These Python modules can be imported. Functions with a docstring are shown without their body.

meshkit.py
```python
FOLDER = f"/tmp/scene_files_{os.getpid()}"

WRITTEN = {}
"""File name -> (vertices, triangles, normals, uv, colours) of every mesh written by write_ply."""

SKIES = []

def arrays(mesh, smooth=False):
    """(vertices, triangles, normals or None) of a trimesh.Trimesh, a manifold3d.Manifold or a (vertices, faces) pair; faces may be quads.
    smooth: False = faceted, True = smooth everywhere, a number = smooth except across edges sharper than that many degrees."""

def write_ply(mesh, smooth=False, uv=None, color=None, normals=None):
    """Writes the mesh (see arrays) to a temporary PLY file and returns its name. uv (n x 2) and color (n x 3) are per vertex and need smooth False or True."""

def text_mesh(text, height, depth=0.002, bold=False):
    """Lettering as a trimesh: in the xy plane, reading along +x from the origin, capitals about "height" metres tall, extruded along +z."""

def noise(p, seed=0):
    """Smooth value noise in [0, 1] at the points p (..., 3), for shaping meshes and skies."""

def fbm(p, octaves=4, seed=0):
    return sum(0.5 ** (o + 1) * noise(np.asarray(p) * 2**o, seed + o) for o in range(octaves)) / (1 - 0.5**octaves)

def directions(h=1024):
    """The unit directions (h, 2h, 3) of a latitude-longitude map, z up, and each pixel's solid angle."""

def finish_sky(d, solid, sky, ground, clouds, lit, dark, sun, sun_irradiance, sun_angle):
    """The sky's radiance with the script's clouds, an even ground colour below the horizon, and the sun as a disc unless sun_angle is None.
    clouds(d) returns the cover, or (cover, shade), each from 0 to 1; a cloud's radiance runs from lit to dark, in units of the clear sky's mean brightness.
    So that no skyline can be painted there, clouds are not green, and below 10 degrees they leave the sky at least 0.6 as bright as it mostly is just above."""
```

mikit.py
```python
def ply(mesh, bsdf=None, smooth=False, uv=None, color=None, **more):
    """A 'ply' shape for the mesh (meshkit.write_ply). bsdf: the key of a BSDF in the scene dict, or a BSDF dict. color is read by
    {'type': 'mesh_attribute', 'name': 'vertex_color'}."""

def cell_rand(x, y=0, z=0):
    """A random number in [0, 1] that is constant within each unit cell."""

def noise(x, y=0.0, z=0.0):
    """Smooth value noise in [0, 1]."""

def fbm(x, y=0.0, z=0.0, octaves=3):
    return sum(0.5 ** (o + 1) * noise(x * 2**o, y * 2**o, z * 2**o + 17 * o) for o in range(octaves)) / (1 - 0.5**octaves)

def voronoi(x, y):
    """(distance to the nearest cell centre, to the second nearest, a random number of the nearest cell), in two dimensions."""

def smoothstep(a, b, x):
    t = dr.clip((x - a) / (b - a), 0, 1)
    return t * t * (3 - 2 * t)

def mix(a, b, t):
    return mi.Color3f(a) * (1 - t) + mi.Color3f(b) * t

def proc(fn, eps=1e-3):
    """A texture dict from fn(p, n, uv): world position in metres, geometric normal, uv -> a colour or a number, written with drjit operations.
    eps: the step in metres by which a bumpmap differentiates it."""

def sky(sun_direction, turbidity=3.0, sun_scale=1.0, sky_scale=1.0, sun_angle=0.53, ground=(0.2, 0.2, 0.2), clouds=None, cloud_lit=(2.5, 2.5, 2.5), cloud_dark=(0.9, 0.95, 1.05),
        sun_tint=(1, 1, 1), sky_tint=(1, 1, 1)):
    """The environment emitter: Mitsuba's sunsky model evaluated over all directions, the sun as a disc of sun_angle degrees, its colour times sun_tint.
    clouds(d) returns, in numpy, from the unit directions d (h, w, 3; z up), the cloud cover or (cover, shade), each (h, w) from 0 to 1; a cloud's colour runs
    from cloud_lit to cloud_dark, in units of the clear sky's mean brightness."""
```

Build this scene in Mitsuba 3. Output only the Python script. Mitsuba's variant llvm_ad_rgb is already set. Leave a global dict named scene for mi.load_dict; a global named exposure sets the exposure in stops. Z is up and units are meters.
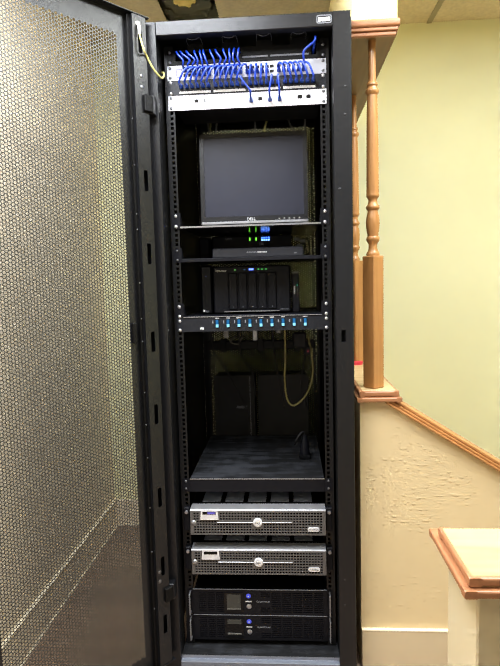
import math, random
import numpy as np
import trimesh
import shapely
from shapely.geometry import Polygon, box as sbox
from shapely.ops import unary_union
import drjit as dr
import mitsuba as mi
import mikit, meshkit
from mikit import proc, noise, fbm, smoothstep, mix

random.seed(7)
rng = np.random.default_rng(7)
PI = math.pi

# ---------------------------------------------------------------- camera, light, exposure
F_PX = 560.0
CAM = np.array([0.1122, -1.765, 1.28])
YAW, PITCH, ROLL = -0.0685, -0.0969, -0.0265
_fw = np.array([math.sin(YAW) * math.cos(PITCH), math.cos(YAW) * math.cos(PITCH), math.sin(PITCH)])
_r = np.cross(_fw, [0, 0, 1.0]); _r /= np.linalg.norm(_r)
_u = np.cross(_r, _fw)
_up = math.cos(ROLL) * _u - math.sin(ROLL) * _r
exposure = 0.0
LAMPS = {  # ceiling troffers: centre x, y, half size x, y, radiance
    'main': (-0.36, -0.84, 0.30, 0.60, (24.0, 25.0, 26.6)),
    'stair': (0.88, -0.50, 0.30, 0.60, (22.0, 23.0, 22.8)),
    'rear': (1.6, -2.5, 0.30, 0.60, (4.0, 4.0, 4.0)),
}
CEIL = 2.45
scene, labels = {}, {}
scene['camera'] = {'type': 'perspective', 'fov': 2 * math.degrees(math.atan(250 / F_PX)), 'fov_axis': 'x', 'near_clip': 0.02, 'far_clip': 100.0,
                   'to_world': mi.ScalarTransform4f().look_at(origin=CAM.tolist(), target=(CAM + _fw).tolist(), up=_up.tolist())}

# ---------------------------------------------------------------- helpers
def lin(c):
    c = np.asarray(c, float) / 255.0
    return [float(x) for x in np.where(c <= 0.04045, c / 12.92, ((c + 0.055) / 1.055) ** 2.4)]

def mat(name, rgb, rough=0.5, metal=0.0, spec=0.5, coat=0.0, bump=None):
    col = rgb if isinstance(rgb, dict) else {'type': 'rgb', 'value': lin(rgb)}
    b = {'type': 'principled', 'base_color': col, 'roughness': rough, 'metallic': metal, 'specular': spec}
    if coat:
        b['clearcoat'] = coat; b['clearcoat_gloss'] = 0.9
    if bump is not None:
        b = {'type': 'bumpmap', 'arbitrary': bump[0], 'scale': bump[1], 'bsdf': b}
    scene[name] = {'type': 'twosided', 'bsdf': b}
    return name

def numbered(key):
    if key not in scene and key not in labels:
        return key
    k = 1
    while f'{key}_{k:03d}' in scene or f'{key}_{k:03d}' in labels:
        k += 1
    return f'{key}_{k:03d}'

_cache = {}
def add(name, mesh, bsdf, parent=None, smooth=False, label=None, **more):
    key = numbered(name if parent is None else parent + '__' + name)
    if isinstance(mesh, dict):
        d = dict(mesh)
    else:
        d = mikit.ply(mesh, bsdf, smooth=smooth)
    d.update(more)
    scene[key] = d
    if label and parent is not None:
        labels[key] = {'label': label}
    return key

def thing(name, label, cat, group=None):
    key = numbered(name)
    labels[key] = {'label': label, 'category': cat}
    if group:
        labels[key]['group'] = group
    return key

def tag(key, label, cat=None, group=None, kind=None):
    labels[key] = {'label': label}
    if cat: labels[key]['category'] = cat
    if group: labels[key]['group'] = group
    if kind: labels[key]['kind'] = kind

def struct(name, label, mesh=None, bsdf=None, smooth=False):
    labels[name] = {'label': label, 'kind': 'structure'}
    if mesh is not None:
        scene[name] = mikit.ply(mesh, bsdf, smooth=smooth)
    return name

def B(x0, x1, y0, y1, z0, z1, c=0.0):
    """box, with chamfered edges when c > 0"""
    if c <= 0:
        m = trimesh.creation.box(extents=[x1 - x0, y1 - y0, z1 - z0])
        m.apply_translation([(x0 + x1) / 2, (y0 + y1) / 2, (z0 + z1) / 2])
        return m
    pts = []
    for sx in (0, 1):
        for sy in (0, 1):
            for sz in (0, 1):
                p = np.array([(x0, x1)[sx], (y0, y1)[sy], (z0, z1)[sz]], float)
                d = np.array([1 - 2 * sx, 1 - 2 * sy, 1 - 2 * sz], float) * c
                for k in range(3):
                    q = p + d; q[k] = p[k]
                    pts.append(q)
    return trimesh.convex.convex_hull(np.array(pts))

def cat(*ms):
    ms = [m for x in ms for m in (x if isinstance(x, (list, tuple)) else [x])]
    return trimesh.util.concatenate(ms)

def front(poly, y, thick):
    """a shapely shape drawn in (x, z), as a plate whose front is at y and whose back is at y + thick"""
    gs = getattr(poly, 'geoms', [poly])
    out = []
    for g in gs:
        m = trimesh.creation.extrude_polygon(g, thick, engine='earcut')
        v = m.vertices.copy()
        m.vertices = np.stack([v[:, 0], y + thick - v[:, 2], v[:, 1]], 1)
        out.append(m)
    return cat(out)

def rrect(x0, x1, z0, z1, r):
    return sbox(x0 + r, z0 + r, x1 - r, z1 - r).buffer(r, quad_segs=4)

def plate(x0, x1, z0, z1, y, thick, holes=(), r=0.0):
    p = rrect(x0, x1, z0, z1, r) if r else sbox(x0, z0, x1, z1)
    hs = [h if hasattr(h, 'exterior') else sbox(*h) for h in holes]
    if hs:
        p = Polygon(p.exterior.coords, [list(h.exterior.coords) for h in hs])
    return front(p, y, thick)

def cyl_y(x, z, r, y0, y1, n=16):
    m = trimesh.creation.cylinder(radius=r, height=y1 - y0, sections=n)
    m.apply_transform(trimesh.transformations.rotation_matrix(PI / 2, [1, 0, 0]))
    m.apply_translation([x, (y0 + y1) / 2, z])
    return m

def lathe(prof, n=32):
    return trimesh.creation.revolve(np.array(prof, float), sections=n)

def lathe_y(x, y, z, prof, n=20):
    """prof: (radius, depth towards -y)"""
    m = lathe(prof, n)
    v = m.vertices.copy()
    m.vertices = np.stack([x + v[:, 0], y - v[:, 2], z + v[:, 1]], 1)
    if m.volume < 0: m.invert()
    return m

def spline(pts, n=8):
    P = np.array(pts, float)
    P = np.vstack([2 * P[0] - P[1], P, 2 * P[-1] - P[-2]])
    out = []
    for i in range(1, len(P) - 2):
        p0, p1, p2, p3 = P[i - 1:i + 3]
        for t in np.linspace(0, 1, n, endpoint=False):
            out.append(0.5 * ((2 * p1) + (-p0 + p2) * t + (2 * p0 - 5 * p1 + 4 * p2 - p3) * t * t + (-p0 + 3 * p1 - 3 * p2 + p3) * t ** 3))
    out.append(P[-2])
    return np.array(out)

def tube(pts, r, sides=8, n=8, sm=True):
    p = spline(pts, n) if sm else np.array(pts, float)
    t = np.gradient(p, axis=0); t /= np.linalg.norm(t, axis=1, keepdims=True) + 1e-12
    a = np.cross(t[0], [0, 0, 1.0] if abs(t[0][2]) < 0.9 else [1.0, 0, 0]); a /= np.linalg.norm(a)
    rings = []
    for i in range(len(p)):
        a = a - t[i] * np.dot(a, t[i]); a /= np.linalg.norm(a) + 1e-12
        b = np.cross(t[i], a)
        ang = np.arange(sides) * 2 * PI / sides
        rings.append(p[i] + r * (np.cos(ang)[:, None] * a + np.sin(ang)[:, None] * b))
    v = np.vstack(rings); f = []
    for i in range(len(p) - 1):
        for j in range(sides):
            k = (j + 1) % sides
            f += [[i * sides + j, i * sides + k, (i + 1) * sides + k], [i * sides + j, (i + 1) * sides + k, (i + 1) * sides + j]]
    n0 = len(v); v = np.vstack([v, p[0], p[-1]])
    for j in range(sides):
        k = (j + 1) % sides
        f += [[n0, k, j], [n0 + 1, (len(p) - 1) * sides + j, (len(p) - 1) * sides + k]]
    return trimesh.Trimesh(v, np.array(f), process=False)

def text(s, h, x, z, y, centre=True, bold=False, depth=0.0006):
    m = meshkit.text_mesh(s, h, depth, bold)
    b = m.bounds
    ox = x - (b[0][0] + b[1][0]) / 2 if centre else x
    v = m.vertices.copy()
    m.vertices = np.stack([v[:, 0] + ox, y - v[:, 2], v[:, 1] + z], 1)
    return m

def frame_map(m, o, a, b, c):
    """local (u, v, w) -> o + u a + v b + w c"""
    v = m.vertices.copy()
    m.vertices = np.asarray(o) + v[:, :1] * np.asarray(a) + v[:, 1:2] * np.asarray(b) + v[:, 2:] * np.asarray(c)
    if np.linalg.det(np.stack([a, b, c])) < 0: m.invert()
    return m

def hex_sheet(u0, u1, v0, v1, pitch, ratio, t):
    """perforated sheet: hexagonal holes in staggered columns; returns (mesh in u, v, w=-t..0, outline polygon of the perforated field)"""
    R = pitch / math.sqrt(3)
    nu, nv = int((u1 - u0 - R) / (1.5 * R)), int((v1 - v0) / pitch - 0.5)
    cs = []
    for i in range(nu):
        for j in range(nv):
            cs.append((u0 + R + i * 1.5 * R, v0 + pitch * (j + 0.5 + 0.5 * (i % 2))))
    cs = np.array(cs); ang = np.arange(6) * PI / 3
    ring = np.stack([np.cos(ang), np.sin(ang)], 1) * R
    n = len(cs)
    outer = cs[:, None] + ring; inner = cs[:, None] + ring * ratio
    z = np.zeros((n, 6, 1))
    V = np.concatenate([np.concatenate([outer, z], 2), np.concatenate([inner, z], 2), np.concatenate([outer, z - t], 2), np.concatenate([inner, z - t], 2)], 1)
    f = []
    for j in range(6):
        k = (j + 1) % 6
        f += [[j, k, 6 + k], [j, 6 + k, 6 + j], [12 + k, 12 + j, 18 + k], [18 + k, 12 + j, 18 + j], [6 + j, 6 + k, 18 + k], [6 + j, 18 + k, 18 + j]]
    f = np.array(f)
    Fc = (f[None] + (np.arange(n) * 24)[:, None, None]).reshape(-1, 3)
    m = trimesh.Trimesh(V.reshape(-1, 3), Fc, process=False)
    poly = unary_union([Polygon(o).buffer(1e-5, join_style=2) for o in outer])
    return m, Polygon(poly.exterior.coords)

# ---------------------------------------------------------------- materials
def wood_fn(base, dark, axis, scale=1.0):
    b, d = lin(base), lin(dark)
    def fn(p, n, uv):
        q = [p.x * 34 * scale, p.y * 34 * scale, p.z * 34 * scale]
        q[axis] = q[axis] * 0.06
        w = fbm(q[0], q[1], q[2], 4)
        r = noise(q[0] * 5, q[1] * 5, q[2] * 5)
        g = 0.5 + 0.5 * dr.sin(w * 26)
        return mix(b, d, dr.clip(0.55 * g * w + 0.25 * r, 0, 1))
    return fn

def paint_fn(c, amount=0.06, s=3.0):
    c = lin(c)
    def fn(p, n, uv):
        w = fbm(p.x * s, p.y * s, p.z * s, 4)
        return mi.Color3f(c) * (1 - amount + 2 * amount * w)
    return fn

def plaster_bump(p, n, uv):
    """trowelled specks in loose patches"""
    w = noise(p.x * 30, p.y * 30, p.z * 30) * 1.5
    a = noise(p.x * 125 + w, p.y * 125 + w, p.z * 125 - w)
    b = fbm(p.x * 8, p.y * 8, p.z * 8, 2)
    return smoothstep(0.66, 0.82, a) * smoothstep(0.38, 0.58, b) + 0.5 * smoothstep(0.76, 0.90, a)

def wall_bump(p, n, uv):
    a = fbm(p.x * 30, p.y * 30, p.z * 30, 3)
    return smoothstep(0.68, 0.8, a) + 0.2 * fbm(p.x * 12, p.y * 12, p.z * 12, 2)

def dust_fn(p, n, uv):
    a = fbm(p.x * 9, p.y * 60, p.z * 5, 4)
    b = fbm(p.x * 22, p.y * 14, 3.0, 3)
    return mix(lin((23, 24, 26)), lin((46, 48, 53)), smoothstep(0.42, 0.72, 0.6 * a + 0.4 * b))

mat('paint_yellow', proc(paint_fn((228, 226, 185))), 0.75, spec=0.3, bump=(proc(wall_bump, 2e-3), 0.0012))
mat('paint_left', proc(paint_fn((234, 221, 195))), 0.8, spec=0.2)
mat('paint_cream', proc(paint_fn((212, 192, 152))), 0.7, spec=0.35, bump=(proc(plaster_bump, 1e-3), 0.0015))
mat('paint_pony_dimmed', proc(paint_fn((194, 180, 148))), 0.7, spec=0.35, bump=(proc(plaster_bump, 1e-3), 0.0018))  # knee wall cream darkened to offset the strong light on this half wall
mat('paint_header', proc(paint_fn((234, 220, 164))), 0.7)
mat('paint_front', (150, 150, 152), 0.8)
mat('paint_base', proc(paint_fn((206, 190, 160), 0.04)), 0.4, spec=0.5)
mat('caulk', (245, 236, 212), 0.5)
mat('ceiling_tile', proc(lambda p, n, uv: mi.Color3f(lin((206, 192, 164))) * (0.86 + 0.22 * fbm(p.x * 90, p.y * 90, 2.0, 3))), 0.9, spec=0.1)
mat('grid_metal', (150, 140, 118), 0.6)
mat('pine', proc(wood_fn((194, 170, 126), (160, 126, 82), 0, 0.55)), 0.42, coat=0.2)
mat('molding_wood', proc(wood_fn((168, 116, 80), (124, 80, 52), 0)), 0.35, coat=0.3)
mat('molding_wood_y', proc(wood_fn((168, 116, 80), (124, 80, 52), 1)), 0.35, coat=0.3)
mat('rail_wood', proc(wood_fn((176, 124, 74), (138, 90, 48), 0)), 0.35, coat=0.3)
mat('baluster_wood', proc(wood_fn((174, 124, 72), (146, 98, 50), 2)), 0.35, coat=0.35)
mat('soffit_wood', proc(wood_fn((132, 104, 66), (110, 82, 48), 1)), 0.5)
mat('plank_a', proc(wood_fn((142, 120, 104), (104, 86, 72), 0, 0.5)), 0.45)
mat('plank_b', proc(wood_fn((134, 114, 100), (96, 80, 68), 0, 0.5)), 0.45)
mat('plank_c', proc(wood_fn((150, 128, 110), (110, 90, 76), 0, 0.5)), 0.45)
mat('subfloor', (40, 32, 28), 0.9)
mat('rack_black', (17, 18, 22), 0.35, spec=0.50)
mat('rack_dark', (7, 7, 8), 0.5, spec=0.25)
mat('mesh_black', (56, 56, 55), 0.33, spec=0.5)
mat('rear_mesh', (11, 11, 12), 0.6)
mat('door_black', (17, 18, 22), 0.35, spec=0.55)
mat('rail_black', (20, 21, 23), 0.35, spec=0.4)
mat('device_black', (18, 19, 25), 0.45, spec=0.2)
mat('device_dark', (5, 5, 6), 0.5, spec=0.2)
mat('device_gloss', (12, 13, 16), 0.14, spec=0.3)
mat('panel_grey', (30, 32, 38), 0.42, spec=0.3)
mat('sill_grey', (112, 118, 132), 0.4)
mat('box_grey', (40, 42, 50), 0.4)
mat('void', (6, 6, 7), 0.9, spec=0.1)
mat('white_metal', (222, 224, 230), 0.4)
mat('switch_white', (196, 199, 208), 0.4)
mat('white_plastic', (228, 228, 226), 0.45)
mat('print_white', (205, 207, 210), 0.6)
mat('print_grey', (120, 123, 130), 0.6)
mat('screw_metal', (225, 226, 228), 0.25, metal=0.85)
mat('dark_screw', (120, 122, 126), 0.3, metal=0.8)
mat('black_screw', (60, 61, 64), 0.35, metal=0.7)
mat('steel', (176, 178, 184), 0.3, metal=0.8)
mat('silver', (160, 161, 165), 0.38, metal=0.55)
mat('silver_dark', (104, 103, 104), 0.42, metal=0.45)
mat('silver_light', (228, 229, 234), 0.35, metal=0.15)
mat('lid_silver_sheen', (150, 158, 176), 0.35)  # silver lid colour, made paler to paint in a bluish reflection
mat('cable_blue', (15, 56, 168), 0.3, spec=0.6, coat=0.3)
mat('boot_blue', (30, 70, 168), 0.45)
mat('cable_black', (28, 28, 31), 0.5)
mat('cable_grey', (110, 110, 104), 0.5)
mat('cable_olive', (150, 142, 92), 0.5)
mat('cable_yellow', (214, 208, 128), 0.45)
mat('screen', (40, 42, 55), 0.4, spec=0.35)
mat('bezel_black', (20, 21, 25), 0.35)
mat('purple', (120, 110, 190), 0.5)
mat('red_cloth', (200, 54, 66), 0.7)
mat('tray_grey', proc(dust_fn), 0.5)
mat('shelf_dust', proc(dust_fn), 0.45)
mat('plastic_bag', (14, 14, 15), 0.22, spec=0.7)
mat('foam_yellow', proc(paint_fn((226, 204, 128), 0.15, 40.0)), 0.9)
mat('lamp_white', (235, 235, 235), 0.5)
mat('lcd_grey', (62, 64, 62), 0.25)
mat('lcd_light', (110, 112, 110), 0.3)
mat('rear_grey', (32, 33, 35), 0.6)

def glow(rgb, power, w=0.02):
    return {'type': 'area', 'radiance': {'type': 'rgb', 'value': [c * power for c in lin(rgb)]}, 'sampling_weight': w}

# ---------------------------------------------------------------- the room
XL, XR, YB, YF = -0.82, 2.5, 1.045, -3.2
struct('wall_back', 'pale yellow wall behind the rack and the stairs', B(XL - 0.1, XR + 0.1, YB, YB + 0.1, -0.02, 3.0), 'paint_yellow')
struct('wall_left', 'cream wall seen through the perforated door', B(XL - 0.1, XL, YF - 0.1, YB + 0.1, -0.02, 3.0), 'paint_left')
struct('wall_right', 'pale yellow wall beyond the stairs', B(XR, XR + 0.1, YF - 0.1, YB + 0.1, -0.02, 3.0), 'paint_yellow')
struct('wall_front', 'grey wall behind the photographer', B(XL - 0.1, XR + 0.1, YF - 0.1, YF, -0.02, 3.0), 'paint_front')
struct('baseboard_left', 'painted baseboard along the wall behind the open door')
add('board', B(XL, XL + 0.012, YF, YB, 0.0, 0.138, 0.003), 'paint_left', 'baseboard_left')
add('top_bead', B(XL, XL + 0.0145, YF, YB, 0.138, 0.1415), 'caulk', 'baseboard_left')
add('caulk_line', B(XL, XL + 0.017, YF, YB, 0.0, 0.007), 'caulk', 'baseboard_left')
struct('baseboard_back', 'painted baseboard on the back wall')
add('board', B(XL, 0.33, YB - 0.012, YB, 0.0, 0.138, 0.003), 'paint_left', 'baseboard_back')
add('caulk_line', B(XL, 0.33, YB - 0.017, YB, 0.0, 0.007), 'caulk', 'baseboard_back')

# floor: dark planks along x
struct('floor', 'dark brown plank floor seen through the door', B(XL - 0.1, XR + 0.1, YF - 0.1, YB + 0.1, -0.08, -0.006), 'subfloor')
row, y = 0, YF
while y < YB:
    y1 = min(y + 0.13, YB)
    x = XL - 0.37 * (row * 0.618 % 1) * 1.2
    while x < XR:
        x1 = min(x + 1.2, XR)
        xa = max(x, XL)
        if x1 - xa > 0.01:
            add('plank', B(xa + 0.0006, x1 - 0.0006, y + 0.0006, y1 - 0.0006, -0.006, 0.0, 0.0012), ('plank_a', 'plank_b', 'plank_c')[rng.integers(3)], 'floor')
        x += 1.2
    y = y1; row += 1

# ceiling: 0.61 m lay-in tiles on a metal grid; one bay is half open
struct('ceiling', 'tan acoustic tile ceiling on a metal grid')
gx = [0.80 + 0.61 * k for k in range(-3, 4)]
gy = [YB - 0.61 * k for k in range(0, 8)]
xs = sorted({max(XL, min(XR, g)) for g in gx} | {XL, XR}); ys = sorted({max(YF, min(YB, g)) for g in gy} | {YF, YB})
OPEN = (-0.42, -0.172, 0.435, YB)
for i in range(len(xs) - 1):
    for j in range(len(ys) - 1):
        a, b, c, d = xs[i], xs[i + 1], ys[j], ys[j + 1]
        if b - a < 0.02 or d - c < 0.02: continue
        if abs(a - OPEN[0]) < 0.01 and abs(c - OPEN[2]) < 0.02:
            a = OPEN[1]
        add('tile', B(a + 0.001, b - 0.001, c + 0.001, d - 0.001, CEIL + 0.004, CEIL + 0.02), 'ceiling_tile', 'ceiling')
for x in xs[1:-1]:
    add('grid_bar', B(x - 0.012, x + 0.012, YF, YB, CEIL, CEIL + 0.004), 'grid_metal' if abs(x - 0.8) < 0.05 else 'ceiling_tile', 'ceiling')
for y in ys[1:-1]:
    for i in range(len(xs) - 1):
        add('grid_bar', B(xs[i] + 0.012, xs[i + 1] - 0.012, y - 0.012, y + 0.012, CEIL, CEIL + 0.004), 'ceiling_tile', 'ceiling')
add('deck', B(XL - 0.1, XR + 0.1, YF - 0.1, YB + 0.1, 3.0, 3.1), 'void', 'ceiling')
# what shows in the open bay
def lump(c, r, seed, amp=0.35, fr=9.0, sub=4):
    m = trimesh.creation.icosphere(subdivisions=sub)
    v = m.vertices.copy()
    k = 1 + amp * (2 * meshkit.fbm(v * fr / 4 + seed, 4, seed) - 1) + 0.10 * np.abs(2 * meshkit.noise(v * fr + seed, seed) - 1)
    m.vertices = np.asarray(c) + v * k[:, None] * np.asarray(r)
    return m
m = lump((-0.30, 0.74, 2.60), (0.27, 0.36, 0.125), 3, 0.40, 12.0, 5)
m.vertices = np.stack([m.vertices[:, 0], np.minimum(m.vertices[:, 1], 1.036), np.maximum(m.vertices[:, 2], 2.480)], 1)
k = add('insulation_bag', m, 'plastic_bag', smooth=True)
tag(k, 'crumpled black plastic bag above the open ceiling bay', 'bag')
k = add('foam_chunk', lump((-0.298, 0.685, 2.462), (0.045, 0.075, 0.0125), 11, 0.5, 14), 'foam_yellow', smooth=True)
tag(k, 'torn yellow foam chunk showing in the open ceiling bay', 'foam')

# lamps in the ceiling
for nm, (cx, cy, hx, hy, rad) in LAMPS.items():
    k = thing('ceiling_light', {'main': 'fluorescent ceiling light above the front of the rack', 'stair': 'fluorescent ceiling light above the stair side', 'rear': 'fluorescent ceiling light behind the photographer'}[nm], 'ceiling light')
    add('frame', cat(B(cx - hx - 0.02, cx + hx + 0.02, cy - hy - 0.02, cy - hy, CEIL - 0.02, CEIL + 0.003), B(cx - hx - 0.02, cx + hx + 0.02, cy + hy, cy + hy + 0.02, CEIL - 0.02, CEIL + 0.003),
                     B(cx - hx - 0.02, cx - hx, cy - hy, cy + hy, CEIL - 0.02, CEIL + 0.003), B(cx + hx, cx + hx + 0.02, cy - hy, cy + hy, CEIL - 0.02, CEIL + 0.003)), 'lamp_white', k)
    q = trimesh.Trimesh([[cx - hx, cy - hy, CEIL - 0.012], [cx + hx, cy - hy, CEIL - 0.012], [cx + hx, cy + hy, CEIL - 0.012], [cx - hx, cy + hy, CEIL - 0.012]], [[0, 2, 1], [0, 3, 2]], process=False)
    add('diffuser', q, 'lamp_white', k, emitter={'type': 'area', 'radiance': {'type': 'rgb', 'value': list(rad)}})

# ---------------------------------------------------------------- the stair partition at the right
KX0, KX1, KY = 0.333, 0.445, -0.010
SL = (0.655 - 0.88) / (0.771 - 0.416)
def slope_z(x): return 0.878 + SL * (x - 0.416)
prof = Polygon([(KX0, 0), (1.72, 0), (1.72, max(0.05, slope_z(1.72))), (0.425, slope_z(0.425)), (0.425, 0.888), (KX0, 0.888)])
struct('wall_knee', 'cream textured knee wall beside the rack with a sloping top')
add('stair_face', front(prof, KY, 0.11), 'paint_cream', 'wall_knee')
add('return_face', B(KX0, KX1, KY + 0.11, YB, 0, 0.888), 'paint_cream', 'wall_knee')
struct('baseboard_knee', 'cream baseboard at the foot of the knee wall', B(KX0, 1.72, KY - 0.012, KY, 0, 0.127, 0.002), 'paint_base')
struct('trim_1', 'light caulk line on top of the knee wall baseboard', B(KX0, 1.72, KY - 0.013, KY, 0.127, 0.1305), 'caulk')

def ogee_frame(x0, x1, y0, y1, z0, parent, bx, by, sides='lfr', step=0.008, h0=0.012, h1=0.014, gap=0.002, back=None):
    """two stepped beads along the edges of a cap board"""
    for zz, h, ins in ((z0, h0, 0.0), (z0 + h0 + gap, h1, step)):
        pr = rrect(0, 0.018, 0, h, h * 0.3)
        xa = x0 + ins; xb = x1 - (ins if 'r' in sides else 0); ya = y0 + ins; yb = y1 - ((ins if back is None or not ins else back) if 'b' in sides else 0)
        for sd in sides:
            if sd in 'fb':
                m = trimesh.creation.extrude_polygon(pr, xb - xa, engine='earcut')
                m = frame_map(m, (xa, ya if sd == 'f' else yb, zz), (0, 1 if sd == 'f' else -1, 0), (0, 0, 1), (1, 0, 0))
            else:
                m = trimesh.creation.extrude_polygon(pr, yb - ya, engine='earcut')
                m = frame_map(m, (xa if sd == 'l' else xb, ya, zz), (1 if sd == 'l' else -1, 0, 0), (0, 0, 1), (0, 1, 0))
            add('edge_bead', m, bx if sd in 'fb' else by, parent, smooth=30)
CAPZ = 0.921
struct('trim_2', 'level wooden cap on the knee wall under the balusters')
add('cap_board', B(0.340, 0.444, -0.012, YB, 0.888, CAPZ, 0.001), 'pine', 'trim_2')
ogee_frame(0.322, 0.460, -0.036, YB, 0.887, 'trim_2', 'molding_wood', 'molding_wood_y', 'lfr', 0.008, 0.014, 0.017)

struct('trim_3', 'sloping wooden rail cap running down the knee wall')
ang = math.atan(SL); L = (1.70 - 0.43) / math.cos(ang)
ax = np.array([math.cos(ang), 0, math.sin(ang)]); az = np.array([-math.sin(ang), 0, math.cos(ang)])
o = np.array([0.412, 0, slope_z(0.412)])
add('cap_board', frame_map(trimesh.creation.box(bounds=[[0, KY - 0.012, 0.0], [L, KY + 0.13, 0.012]]), o, ax, (0, 1, 0), az), 'rail_wood', 'trim_3')
for (w0, yy, h) in ((0.0, -0.020, 0.008), (0.0085, -0.014, 0.008), (0.017, -0.008, 0.009)):
    pr = rrect(0, 0.03, 0, h, 0.003)
    m = trimesh.creation.extrude_polygon(pr, L, engine='earcut')
    add('edge_bead', frame_map(m, o + az * w0 + np.array([0, KY + yy, 0]), (0, 1, 0), az, ax), 'rail_wood', 'trim_3', smooth=30)
add('top_strip', frame_map(trimesh.creation.box(bounds=[[0, KY + 0.0, 0.012], [L, KY + 0.13, 0.022]]), o, ax, (0, 1, 0), az), 'rail_wood', 'trim_3')

struct('wall_header', 'cream header above the balusters under the ceiling', B(0.320, 0.450, -0.012, YB, 2.0, CEIL), 'paint_header')
struct('trim_4', 'wooden soffit and stepped molding under the header')
add('soffit_board', B(0.320, 0.450, -0.012, YB, 1.988, 2.0), 'soffit_wood', 'trim_4')
for (zz, h, ins) in ((1.978, 0.012, 0.010), (1.991, 0.010, 0.005), (2.002, 0.022, 0.0)):
    pr = rrect(0, 0.024 - ins, 0, h, h * 0.3)
    m = trimesh.creation.extrude_polygon(pr, 0.139 - ins, engine='earcut')
    add('edge_bead', frame_map(m, (0.315, -0.034 + ins, zz), (0, 1, 0), (0, 0, 1), (1, 0, 0)), 'molding_wood', 'trim_4', smooth=30)

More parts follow.
